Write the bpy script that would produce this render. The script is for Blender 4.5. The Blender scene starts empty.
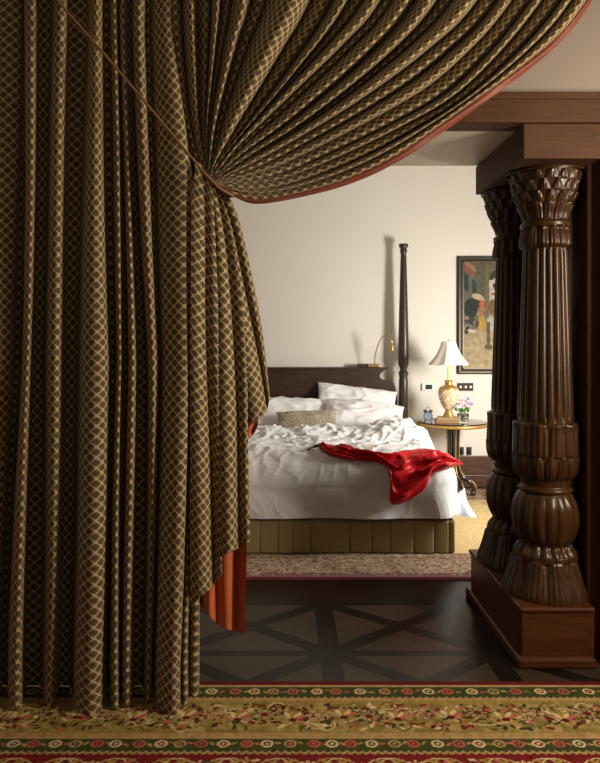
import bpy, bmesh, math, random
import numpy as np
from mathutils import Vector, Matrix, noise
from mathutils.bvhtree import BVHTree

random.seed(7); np.random.seed(7)
scn = bpy.context.scene
COL = scn.collection
PI = math.pi
F = 687.0; CX = 285.0; CY = 340.0; EYE = 1.5      # focal length in pixels, vanishing point, eye height

def at(px, py, d):
    return Vector(((px - CX) / F * d, d, EYE - (py - CY) / F * d))

# ------------------------------------------------------------------ objects
def link(name, me, mat=None, parent=None, smooth=True):
    o = bpy.data.objects.new(name, me)
    COL.objects.link(o)
    if mat is not None:
        me.materials.append(mat)
    if smooth and len(me.polygons):
        me.polygons.foreach_set('use_smooth', [True] * len(me.polygons))
    if parent is not None:
        o.parent = parent
    return o

def tag(o, label, cat, group=None):
    o['label'] = label; o['category'] = cat
    if group: o['group'] = group
    return o

def thing(name, label, cat, loc=(0, 0, 0), group=None, rot=(0, 0, 0)):
    o = bpy.data.objects.new(name, None); COL.objects.link(o)
    o.location = loc; o.rotation_euler = rot
    o.empty_display_size = 0.05
    return tag(o, label, cat, group)

def structure(o):
    o['kind'] = 'structure'; return o

def mesh_from(verts, faces, name='m'):
    me = bpy.data.meshes.new(name)
    me.from_pydata([tuple(v) for v in verts], [], faces)
    me.update(); return me

def bm_obj(name, bm, mat, parent=None, smooth=True):
    me = bpy.data.meshes.new(name)
    bmesh.ops.recalc_face_normals(bm, faces=bm.faces)
    bm.to_mesh(me); bm.free()
    o = link(name, me, mat, parent, smooth)
    return o

def autosmooth(o, ang=35):
    me = o.data
    bm = bmesh.new(); bm.from_mesh(me)
    for e in bm.edges:
        if len(e.link_faces) == 2 and e.calc_face_angle(0) > math.radians(ang):
            e.smooth = False
    bm.to_mesh(me); bm.free()
    return o

def bevel(o, w=0.005, seg=2):
    m = o.modifiers.new('bev', 'BEVEL'); m.width = w; m.segments = seg; m.limit_method = 'ANGLE'
    m.angle_limit = math.radians(40); return o

def box(bm, x0, x1, y0, y1, z0, z1):
    vs = [bm.verts.new(p) for p in ((x0,y0,z0),(x1,y0,z0),(x1,y1,z0),(x0,y1,z0),(x0,y0,z1),(x1,y0,z1),(x1,y1,z1),(x0,y1,z1))]
    for f in ((0,3,2,1),(4,5,6,7),(0,1,5,4),(1,2,6,5),(2,3,7,6),(3,0,4,7)):
        bm.faces.new([vs[i] for i in f])

def box_obj(name, b, mat, parent=None, bev=0.0):
    bm = bmesh.new(); box(bm, *b)
    o = bm_obj(name, bm, mat, parent, False)
    if bev: bevel(o, bev)
    return o

def grid_obj(name, P, mat, parent=None, uv=None, col=None, flip=False, closed_u=False):
    """P: array (nv, nu, 3)."""
    P = np.asarray(P, dtype=float)
    nv, nu = P.shape[:2]
    idx = np.arange(nv * nu).reshape(nv, nu)
    if closed_u:
        nxt = np.roll(idx, -1, axis=1)
        a, b, c, d = idx[:-1].ravel(), nxt[:-1].ravel(), nxt[1:].ravel(), idx[1:].ravel()
    else:
        a, b, c, d = idx[:-1,:-1].ravel(), idx[:-1,1:].ravel(), idx[1:,1:].ravel(), idx[1:,:-1].ravel()
    faces = np.stack([a, b, c, d] if not flip else [a, d, c, b], 1)
    me = bpy.data.meshes.new(name)
    me.from_pydata(P.reshape(-1, 3).tolist(), [], faces.tolist())
    if uv is not None:
        l = me.uv_layers.new(name='UVMap')
        vi = np.empty(len(me.loops), dtype=np.int32); me.loops.foreach_get('vertex_index', vi)
        U = np.asarray(uv, dtype=float).reshape(-1, 2)
        l.data.foreach_set('uv', U[vi].ravel())
    if col is not None:
        ca = me.color_attributes.new('paint', 'FLOAT_COLOR', 'POINT')
        c4 = np.ones((nv * nu, 4)); c4[:, :3] = np.asarray(col).reshape(-1, 3)
        ca.data.foreach_set('color', c4.ravel())
    me.update()
    return link(name, me, mat, parent)

def catmull(pts, n):
    p = np.asarray(pts, dtype=float)
    q = np.vstack([2 * p[0] - p[1], p, 2 * p[-1] - p[-2]])
    out = []
    for i in range(1, len(q) - 2):
        for k in range(24):
            t = k / 24.0
            a, b, c, d = q[i-1], q[i], q[i+1], q[i+2]
            out.append(0.5 * ((2*b) + (-a+c)*t + (2*a-5*b+4*c-d)*t*t + (-a+3*b-3*c+d)*t**3))
    out.append(p[-1]); out = np.array(out)
    s = np.r_[0, np.cumsum(np.linalg.norm(np.diff(out, axis=0), axis=1))]
    t = np.linspace(0, s[-1], n)
    return np.stack([np.interp(t, s, out[:, k]) for k in range(p.shape[1])], 1)

def tube(name, pts, r, mat, parent=None, n=60, seg=10, rfun=None, cap=True):
    P = catmull(pts, n)
    T = np.gradient(P, axis=0); T /= np.linalg.norm(T, axis=1)[:, None] + 1e-9
    ref = np.array([0.0, 0.0, 1.0]) if abs(T[0][2]) < 0.9 else np.array([1.0, 0.0, 0.0])
    rings = []
    N = np.cross(T[0], ref); N /= np.linalg.norm(N)
    for i in range(n):
        N = N - T[i] * np.dot(N, T[i]); N /= np.linalg.norm(N) + 1e-9
        B = np.cross(T[i], N)
        rr = r if rfun is None else rfun(i / (n - 1))
        rings.append([P[i] + rr * (math.cos(a) * N + math.sin(a) * B) for a in np.linspace(0, 2*PI, seg, endpoint=False)])
    if cap:
        rings = [[P[0]] * seg] + rings + [[P[-1]] * seg]
    return grid_obj(name, np.array(rings), mat, parent, closed_u=True)

def lathe(name, prof, mat, parent=None, seg=40, loc=(0, 0, 0), mod=None, rows=None):
    """prof: list of (r, z). mod(theta, z, k) multiplies r."""
    pr = np.array(prof, dtype=float)
    if rows:
        s = np.r_[0, np.cumsum(np.linalg.norm(np.diff(pr, axis=0), axis=1))]
        t = np.linspace(0, s[-1], rows)
        pr = np.stack([np.interp(t, s, pr[:, 0]), np.interp(t, s, pr[:, 1])], 1)
    th = np.linspace(0, 2*PI, seg, endpoint=False)
    R = np.repeat(pr[:, :1], seg, 1); Z = np.repeat(pr[:, 1:], seg, 1); TH = np.repeat(th[None], len(pr), 0)
    if mod is not None: R = R + mod(TH, Z)
    P = np.stack([loc[0] + R*np.cos(TH), loc[1] + R*np.sin(TH), loc[2] + Z], 2)
    return grid_obj(name, P, mat, parent, closed_u=True)

def fbm(x, y, z=0.0, o=4):
    return noise.fractal(Vector((x, y, z)), 1.0, 2.0, o)

def fbm_grid(X, Y, z=0.0, o=4):
    return np.array([fbm(a, b, z, o) for a, b in zip(X.ravel(), Y.ravel())]).reshape(X.shape)

# ------------------------------------------------------------------ materials
def new_mat(name):
    m = bpy.data.materials.new(name); m.use_nodes = True
    nt = m.node_tree; b = nt.nodes['Principled BSDF']
    return m, nt, b

def N(nt, t, **kw):
    n = nt.nodes.new(t)
    for k, v in kw.items(): setattr(n, k, v)
    return n

def M(nt, op, a, b=None, c=None, clamp=False):
    n = nt.nodes.new('ShaderNodeMath'); n.operation = op; n.use_clamp = clamp
    for i, v in enumerate((a, b, c)):
        if v is None: continue
        if isinstance(v, (int, float)): n.inputs[i].default_value = v
        else: nt.links.new(v, n.inputs[i])
    return n.outputs[0]

def mixc(nt, f, a, b):
    n = nt.nodes.new('ShaderNodeMix'); n.data_type = 'RGBA'
    for s, v in ((0, f), (6, a), (7, b)):
        if hasattr(v, 'links'): nt.links.new(v, n.inputs[s])
        elif s == 0: n.inputs[0].default_value = v
        else: n.inputs[s].default_value = (*v, 1)
    return n.outputs[2]

def simple(name, col, rough=0.5, metal=0.0, spec=0.5, nscale=0, namp=0.15, bump=0.0, bscale=60, sheen=0.0, trans=0.0, coat=0.0):
    m, nt, b = new_mat(name)
    b.inputs['Base Color'].default_value = (*col, 1)
    b.inputs['Roughness'].default_value = rough; b.inputs['Metallic'].default_value = metal
    b.inputs['Specular IOR Level'].default_value = spec
    if sheen: b.inputs['Sheen Weight'].default_value = sheen
    if trans: b.inputs['Transmission Weight'].default_value = trans
    if coat: b.inputs['Coat Weight'].default_value = coat
    tc = N(nt, 'ShaderNodeTexCoord')
    if nscale:
        n = N(nt, 'ShaderNodeTexNoise'); n.inputs['Scale'].default_value = nscale; n.inputs['Detail'].default_value = 4
        nt.links.new(tc.outputs['Object'], n.inputs['Vector'])
        c = mixc(nt, n.outputs[0], tuple(x*(1-namp) for x in col), tuple(min(1, x*(1+namp)) for x in col))
        nt.links.new(c, b.inputs['Base Color'])
    if bump:
        n2 = N(nt, 'ShaderNodeTexNoise'); n2.inputs['Scale'].default_value = bscale; n2.inputs['Detail'].default_value = 5
        nt.links.new(tc.outputs['Object'], n2.inputs['Vector'])
        bp = N(nt, 'ShaderNodeBump'); bp.inputs['Strength'].default_value = bump; bp.inputs['Distance'].default_value = 0.01
        nt.links.new(n2.outputs[0], bp.inputs['Height']); nt.links.new(bp.outputs[0], b.inputs['Normal'])
    return m

def wood(name, c0, c1, rough=0.35, scale=(3, 3, 0.4), coat=0.0, nsc=14):
    m, nt, b = new_mat(name)
    tc = N(nt, 'ShaderNodeTexCoord'); mp = N(nt, 'ShaderNodeMapping'); mp.inputs['Scale'].default_value = scale
    nt.links.new(tc.outputs['Object'], mp.inputs[0])
    n = N(nt, 'ShaderNodeTexNoise'); n.inputs['Scale'].default_value = nsc; n.inputs['Detail'].default_value = 6; n.inputs['Distortion'].default_value = 0.6
    nt.links.new(mp.outputs[0], n.inputs['Vector'])
    r = N(nt, 'ShaderNodeValToRGB')
    r.color_ramp.elements[0].position = 0.3; r.color_ramp.elements[0].color = (*c0, 1)
    r.color_ramp.elements[1].position = 0.7; r.color_ramp.elements[1].color = (*c1, 1)
    nt.links.new(n.outputs[0], r.inputs[0]); nt.links.new(r.outputs[0], b.inputs['Base Color'])
    b.inputs['Roughness'].default_value = rough; b.inputs['Coat Weight'].default_value = coat
    b.inputs['Coat Roughness'].default_value = 0.2; b.inputs['Specular IOR Level'].default_value = 0.35
    bp = N(nt, 'ShaderNodeBump'); bp.inputs['Strength'].default_value = 0.08; bp.inputs['Distance'].default_value = 0.004
    nt.links.new(n.outputs[0], bp.inputs['Height']); nt.links.new(bp.outputs[0], b.inputs['Normal'])
    return m

def painted(name, rough=0.9, bump=0.0, bscale=300, sheen=0.0):
    m, nt, b = new_mat(name)
    a = N(nt, 'ShaderNodeVertexColor'); a.layer_name = 'paint'
    nt.links.new(a.outputs[0], b.inputs['Base Color'])
    b.inputs['Roughness'].default_value = rough; b.inputs['Specular IOR Level'].default_value = 0.2
    if sheen: b.inputs['Sheen Weight'].default_value = sheen
    if bump:
        tc = N(nt, 'ShaderNodeTexCoord')
        n2 = N(nt, 'ShaderNodeTexNoise'); n2.inputs['Scale'].default_value = bscale; n2.inputs['Detail'].default_value = 3
        nt.links.new(tc.outputs['Object'], n2.inputs['Vector'])
        bp = N(nt, 'ShaderNodeBump'); bp.inputs['Strength'].default_value = bump; bp.inputs['Distance'].default_value = 0.004
        nt.links.new(n2.outputs[0], bp.inputs['Height']); nt.links.new(bp.outputs[0], b.inputs['Normal'])
    return m

def lattice_fabric(name, period=0.042):
    """woven diamond lattice: pale ogee network round dark brown lozenges with a pale ring."""
    m, nt, b = new_mat(name)
    tc = N(nt, 'ShaderNodeTexCoord'); sp = N(nt, 'ShaderNodeSeparateXYZ')
    nt.links.new(tc.outputs['UV'], sp.inputs[0])
    k = 2 * PI / period
    cu = M(nt, 'COSINE', M(nt, 'MULTIPLY', sp.outputs[0], k))
    cv = M(nt, 'COSINE', M(nt, 'MULTIPLY', sp.outputs[1], k))
    s = M(nt, 'ABSOLUTE', M(nt, 'ADD', cu, cv))            # 0 on the lattice lines, 2 at lozenge centres
    s = M(nt, 'MULTIPLY', s, 0.5)
    r = N(nt, 'ShaderNodeValToRGB'); cr = r.color_ramp
    pal = [(0.0, (0.58, 0.435, 0.22)), (0.19, (0.52, 0.385, 0.185)), (0.30, (0.10, 0.062, 0.027)), (0.52, (0.062, 0.036, 0.016)),
           (0.66, (0.17, 0.118, 0.056)), (0.78, (0.15, 0.105, 0.05)), (0.88, (0.05, 0.03, 0.014)), (1.0, (0.045, 0.028, 0.013))]
    cr.elements[0].position = 0; cr.elements[0].color = (*pal[0][1], 1)
    cr.elements[1].position = 1; cr.elements[1].color = (*pal[-1][1], 1)
    for p, c in pal[1:-1]:
        e = cr.elements.new(p); e.color = (*c, 1)
    nt.links.new(s, r.inputs[0])
    n = N(nt, 'ShaderNodeTexNoise'); n.inputs['Scale'].default_value = 260; n.inputs['Detail'].default_value = 2
    nt.links.new(tc.outputs['UV'], n.inputs['Vector'])
    c = mixc(nt, M(nt, 'MULTIPLY', n.outputs[0], 0.35), r.outputs[0], (0.10, 0.07, 0.03))
    nt.links.new(c, b.inputs['Base Color'])
    lat = M(nt, 'SUBTRACT', 1.0, M(nt, 'MULTIPLY', s, 3.0, clamp=True), clamp=True)
    nt.links.new(M(nt, 'SUBTRACT', 0.78, M(nt, 'MULTIPLY', lat, 0.25)), b.inputs['Roughness'])
    b.inputs['Sheen Weight'].default_value = 0.12; b.inputs['Specular IOR Level'].default_value = 0.35
    bp = N(nt, 'ShaderNodeBump'); bp.inputs['Strength'].default_value = 0.35; bp.inputs['Distance'].default_value = 0.004
    nt.links.new(M(nt, 'ADD', lat, M(nt, 'MULTIPLY', n.outputs[0], 0.3)), bp.inputs['Height'])
    nt.links.new(bp.outputs[0], b.inputs['Normal'])
    return m

def floor_mat():
    m, nt, b = new_mat('parquet')
    tc = N(nt, 'ShaderNodeTexCoord'); sp = N(nt, 'ShaderNodeSeparateXYZ')
    nt.links.new(tc.outputs['Object'], sp.inputs[0])
    X, Y = sp.outputs[0], sp.outputs[1]
    W = 0.78
    u = M(nt, 'SUBTRACT', M(nt, 'FRACT', M(nt, 'DIVIDE', M(nt, 'ADD', X, 10*W - 0.215), W)), 0.5)
    v = M(nt, 'SUBTRACT', M(nt, 'FRACT', M(nt, 'DIVIDE', M(nt, 'ADD', Y, 10*0.62 - 3.91), 0.62)), 0.5)
    au = M(nt, 'ABSOLUTE', u); av = M(nt, 'ABSOLUTE', v)
    diag = M(nt, 'LESS_THAN', M(nt, 'ABSOLUTE', M(nt, 'SUBTRACT', au, av)), 0.085)
    strip = M(nt, 'GREATER_THAN', au, 0.435)
    band = M(nt, 'GREATER_THAN', av, 0.455)
    dark = M(nt, 'MAXIMUM', diag, M(nt, 'MAXIMUM', strip, band))
    bord = M(nt, 'GREATER_THAN', Y, 3.93)
    mp = N(nt, 'ShaderNodeMapping'); mp.inputs['Scale'].default_value = (2, 14, 2)
    nt.links.new(tc.outputs['Object'], mp.inputs[0])
    n = N(nt, 'ShaderNodeTexNoise'); n.inputs['Scale'].default_value = 5; n.inputs['Detail'].default_value = 6
    nt.links.new(mp.outputs[0], n.inputs['Vector'])
    base = mixc(nt, n.outputs[0], (0.024, 0.016, 0.011), (0.05, 0.034, 0.024))
    dk = mixc(nt, n.outputs[0], (0.005, 0.0025, 0.0018), (0.011, 0.006, 0.004))
    bd = mixc(nt, n.outputs[0], (0.008, 0.0035, 0.0025), (0.018, 0.007, 0.005))
    c = mixc(nt, dark, base, dk)
    c = mixc(nt, bord, c, bd)
    nt.links.new(c, b.inputs['Base Color'])
    nt.links.new(M(nt, 'ADD', 0.17, M(nt, 'MULTIPLY', n.outputs[0], 0.12)), b.inputs['Roughness'])
    b.inputs['Specular IOR Level'].default_value = 0.13
    bp = N(nt, 'ShaderNodeBump'); bp.inputs['Strength'].default_value = 0.05; bp.inputs['Distance'].default_value = 0.003
    nt.links.new(n.outputs[0], bp.inputs['Height']); nt.links.new(bp.outputs[0], b.inputs['Normal'])
    return m

def stripes(name, c0, c1, axis=0, per=0.02, rough=0.8):
    m, nt, b = new_mat(name)
    tc = N(nt, 'ShaderNodeTexCoord'); sp = N(nt, 'ShaderNodeSeparateXYZ'); nt.links.new(tc.outputs['UV'], sp.inputs[0])
    w = M(nt, 'ADD', M(nt, 'MULTIPLY', M(nt, 'SINE', M(nt, 'MULTIPLY', sp.outputs[axis], 2*PI/per)), 0.5), 0.5)
    nt.links.new(mixc(nt, w, c0, c1), b.inputs['Base Color'])
    b.inputs['Roughness'].default_value = rough
    return m

MAT = dict(
    plaster=simple('plaster', (0.76, 0.715, 0.645), 0.9, nscale=1.2, namp=0.04, bump=0.03, bscale=25),
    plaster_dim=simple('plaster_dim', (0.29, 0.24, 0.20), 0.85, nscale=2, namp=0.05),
    soffit=simple('soffit', (0.62, 0.53, 0.39), 0.4, nscale=3, namp=0.08),
    ceiling=simple('ceiling_paint', (0.7, 0.66, 0.58), 0.9, nscale=2, namp=0.03),
    floor=floor_mat(),
    trimwood=wood('trim_wood', (0.050, 0.0165, 0.0035), (0.088, 0.031, 0.007), 0.68, (0.4, 3, 4), 0.0),
    jambwood=wood('jamb_wood', (0.045, 0.014, 0.004), (0.075, 0.025, 0.008), 0.55, (3, 3, 0.5), 0.0),
    plinthwood=wood('plinth_wood', (0.05, 0.0125, 0.0035), (0.08, 0.024, 0.007), 0.38, (0.5, 2, 4), 0.0),
    carved=wood('carved_wood', (0.024, 0.0095, 0.003), (0.064, 0.026, 0.008), 0.32, (4, 4, 0.7), 0.0, 10),
    bedwood=wood('bed_wood', (0.032, 0.017, 0.012), (0.06, 0.032, 0.021), 0.4, (0.6, 3, 3), 0.2),
    basewood=wood('skirting_wood', (0.06, 0.028, 0.016), (0.11, 0.052, 0.03), 0.4, (0.5, 3, 3), 0.15),
    fabric=lattice_fabric('lattice_fabric'),
    lining=simple('terracotta_lining', (0.50, 0.115, 0.03), 0.65, nscale=20, namp=0.15, sheen=0.1),
    band=simple('terracotta_band', (0.17, 0.032, 0.014), 0.6, nscale=25, namp=0.15, sheen=0.1),
    cord=simple('cord_fibre', (0.24, 0.115, 0.04), 0.7, bump=0.4, bscale=300),
    rug=painted('rug_pile', 0.95, 0.6, 350),
    linen=simple('white_linen', (0.74, 0.74, 0.745), 0.8, bump=0.15, bscale=90, sheen=0.1),
    pillow=simple('pillow_cotton', (0.83, 0.83, 0.84), 0.8, bump=0.1, bscale=60, sheen=0.1),
    sheet=simple('blue_white_sheet', (0.50, 0.54, 0.62), 0.8, bump=0.1, bscale=60),
    bolster=simple('tweed', (0.42, 0.36, 0.26), 0.95, nscale=60, namp=1.0, bump=0.8, bscale=150),
    skirt=stripes('skirt_cloth', (0.29, 0.21, 0.095), (0.34, 0.255, 0.12), 0, 0.02),
    mattress=simple('mattress_tick', (0.7, 0.69, 0.66), 0.9, nscale=20),
    satin=simple('red_satin', (0.54, 0.004, 0.010), 0.42, nscale=8, namp=0.1, sheen=0.0, spec=0.3),
    darkcloth=simple('dark_lace', (0.06, 0.035, 0.03), 0.7, nscale=80, namp=0.4),
    brass=simple('brass', (0.72, 0.48, 0.17), 0.3, 1.0, nscale=30, namp=0.15),
    gilt=simple('gilt', (0.62, 0.38, 0.12), 0.38, 0.75, nscale=40, namp=0.3),
    tabledark=simple('table_dark', (0.03, 0.022, 0.014), 0.15, coat=0.3, nscale=8, namp=0.2),
    shade=simple('cream_shade', (0.86, 0.80, 0.69), 0.85, nscale=60, namp=0.04),
    urn=None,
    bookcover=simple('book_cover', (0.30, 0.17, 0.06), 0.5, nscale=30, namp=0.2),
    bookgreen=simple('book_cloth', (0.36, 0.24, 0.10), 0.6, nscale=30, namp=0.2),
    paper=simple('book_pages', (0.80, 0.74, 0.6), 0.9, nscale=80, namp=0.1),
    clockblue=simple('clock_enamel', (0.03, 0.05, 0.08), 0.3, 0.2, nscale=20),
    clockface=simple('clock_face', (0.22, 0.28, 0.34), 0.4, nscale=20, namp=0.02),
    black=simple('black_plastic', (0.012, 0.011, 0.01), 0.4, nscale=20),
    white=simple('white_plastic', (0.78, 0.78, 0.74), 0.4, nscale=20, namp=0.02),
    lcd=simple('lcd_screen', (0.018, 0.045, 0.03), 0.15, nscale=30),
    plate=simple('dark_plate', (0.03, 0.010, 0.006), 0.5, 0.0, 0.25, nscale=20),
    knob=simple('pale_knob', (0.7, 0.62, 0.5), 0.4, nscale=20),
    glass=simple('clear_glass', (0.95, 0.97, 0.95), 0.02, trans=1.0),
    water=simple('vase_water', (0.9, 0.97, 0.93), 0.02, trans=1.0),
    petal=simple('lilac_petal', (0.55, 0.42, 0.66), 0.7, nscale=120, namp=0.35),
    petalpale=simple('pale_petal', (0.80, 0.70, 0.82), 0.7, nscale=120, namp=0.25),
    leaf=simple('leaf_green', (0.06, 0.17, 0.03), 0.5, nscale=60, namp=0.4),
    wire=simple('white_cable', (0.62, 0.6, 0.58), 0.5, nscale=20),
    frame=simple('frame_wood', (0.022, 0.018, 0.011), 0.6, 0.0, 0.25, nscale=30, namp=0.3),
    framegold=simple('frame_bead', (0.10, 0.08, 0.045), 0.4, 0.4, nscale=60, namp=0.4),
    canvas=painted('canvas_paint', 0.6, 0.1, 200),
)
def urn_mat():
    m, nt, b = new_mat('gilt_urn')
    tc = N(nt, 'ShaderNodeTexCoord')
    v = N(nt, 'ShaderNodeTexVoronoi'); v.inputs['Scale'].default_value = 34; v.feature = 'DISTANCE_TO_EDGE'
    nt.links.new(tc.outputs['Object'], v.inputs['Vector'])
    c = mixc(nt, M(nt, 'MULTIPLY', v.outputs['Distance'], 4.0, clamp=True), (0.50, 0.28, 0.07), (0.86, 0.78, 0.60))
    nt.links.new(c, b.inputs['Base Color']); b.inputs['Roughness'].default_value = 0.3
    return m
MAT['urn'] = urn_mat()
for k_ in ('glass', 'water'): MAT[k_].node_tree.nodes['Principled BSDF'].inputs['IOR'].default_value = 1.12

# ------------------------------------------------------------------ the setting
BACK = 7.05; LINT0, LINT1 = 3.10, 3.86; CEIL = 3.42; XR = 2.8; XL = -2.9
structure(box_obj('floor', (XL-0.1, XR+0.1, -1.0, BACK+0.1, -0.1, 0.0), MAT['floor']))
structure(box_obj('ceiling', (XL-0.1, XR+0.1, -1.0, BACK+0.1, CEIL, CEIL+0.1), MAT['ceiling']))
structure(box_obj('wall_back', (XL-0.1, XR+0.1, BACK, BACK+0.12, 0, CEIL), MAT['plaster']))
structure(box_obj('wall_left', (XL-0.1, XL, -1.0, BACK, 0, CEIL), MAT['plaster']))
# right wall with its window opening
bm = bmesh.new()
WY0, WY1, WZ0, WZ1 = 4.2, 5.0, 0.55, 2.4
box(bm, XR, XR+0.12, -1.0, WY0, 0, CEIL); box(bm, XR, XR+0.12, WY1, BACK, 0, CEIL)
box(bm, XR, XR+0.12, WY0, WY1, 0, WZ0); box(bm, XR, XR+0.12, WY0, WY1, WZ1, CEIL)
structure(bm_obj('wall_right', bm, MAT['plaster'], None, False))
bm = bmesh.new()
for y in (WY0, WY1-0.05, (WY0+WY1)/2-0.02): box(bm, XR+0.02, XR+0.08, y, y+0.05, WZ0, WZ1)
for z in (WZ0, WZ1-0.05): box(bm, XR+0.021, XR+0.079, WY0, WY1, z, z+0.05)
structure(bm_obj('window_1', bm, MAT['white'], None, False))
# wall above the opening, with its underside, and the wall to the right of it
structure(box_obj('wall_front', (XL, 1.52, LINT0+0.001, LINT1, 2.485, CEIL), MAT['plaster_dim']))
o = structure(box_obj('trim_1', (XL, 1.52, LINT0-0.03, LINT0+0.11, 2.474, 2.60), MAT['trimwood'], None, 0.006))
structure(box_obj('trim_2', (XL, 1.52, LINT0-0.045, LINT0-0.03, 2.575, 2.605), MAT['trimwood'], None, 0.004))
structure(box_obj('trim_3', (XL, 1.52, LINT0+0.11, LINT1-0.002, 2.478, 2.485), MAT['soffit']))
structure(box_obj('wall_jamb', (1.52, XR, LINT0, LINT1+0.16, 0, CEIL), MAT['jambwood']))
structure(box_obj('trim_4', (1.425, 1.53, 3.24, 3.42, 0, 2.48), MAT['jambwood'], None, 0.008))
structure(box_obj('baseboard_back', (XL, XR, BACK-0.03, BACK, 0, 0.315), MAT['basewood'], None, 0.006))
structure(box_obj('trim_5', (XL, XR, BACK-0.04, BACK-0.03, 0, 0.12), MAT['basewood'], None, 0.004))

# ------------------------------------------------------------------ plinth, columns, block
PX0, PX1, PY0, PY1, PH = 1.075, 1.42, 3.14, 4.03, 0.275
t = thing('column_plinth', 'long reddish brown wooden plinth carrying both carved columns', 'plinth', (1.24, 3.58, 0))
def local(o, p): o.location = tuple(-c for c in p.location); return o
local(box_obj('plinth_body', (PX0+0.012, PX1, PY0+0.012, PY1-0.012, 0.05, PH-0.02), MAT['plinthwood'], t, 0.003), t)
local(box_obj('base_moulding', (PX0-0.015, PX1, PY0-0.015, PY1+0.015, 0, 0.05), MAT['plinthwood'], t, 0.012), t)
local(box_obj('top_moulding', (PX0, PX1+0.0, PY0, PY1, PH-0.022, PH), MAT['plinthwood'], t, 0.008), t)

K = 3.36 / F        # metres per pixel at the front column
def col_z(py): return EYE - (py - CY) * K
ZB = PH; ZT = 2.318
COLX = 1.275
def scale_mod(amp, nth, zper, z0):
    def f(TH, Z):
        a = TH * nth / (2*PI); b = (Z - z0) / zper
        row = np.floor(b); aa = (a + 0.5 * (row % 2)) % 1.0 - 0.5; bb = b % 1.0
        leaf = np.clip(1 - (np.abs(aa) * 2 / (np.clip(1.15 - bb*0.9, .05, 1)))**2, 0, 1)
        rib = 0.18*np.cos(aa*2*PI*5)
        return amp * (leaf * (0.55 + 0.45*bb) + rib*leaf)
    return f
def leaf_mod(amp, n, z0, z1, ph=0.0, veins=3):
    def f(TH, Z):
        a = (TH * n / (2*PI) + ph) % 1.0 - 0.5
        b = np.clip((Z - z0) / (z1 - z0), 0, 1)
        w = 0.5 * np.sqrt(np.clip(1 - b**3, 0.02, 1))
        lf = np.sqrt(np.clip(1 - (np.abs(a) / w)**2, 0, 1))
        vein = 0.22 * np.cos(a * 2*PI * veins) * lf
        return amp * (lf - 0.6 + vein)
    return f
def flute_mod(amp, n, z0, z1):
    def f(TH, Z):
        a = np.abs(np.sin(TH * n / 2))
        e = np.clip(np.minimum(Z - z0, z1 - Z) / 0.03, 0, 1)
        return amp * (a**0.6 - 0.7) * e
    return f
def gad_mod(amp, n, z0, z1):
    def f(TH, Z):
        a = np.abs(np.cos(TH * n / 2)); e = np.sin(np.clip((Z - z0) / (z1 - z0), 0, 1) * PI)**0.6
        return amp * (a**0.55 - 0.65) * e
    return f
def prof(pts): return [(hw * K, col_z(py) - ZB) for hw, py in pts]
def smooth_prof(pts, n): return catmull([(hw*K, col_z(py)-ZB) for hw, py in pts], n)

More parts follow.
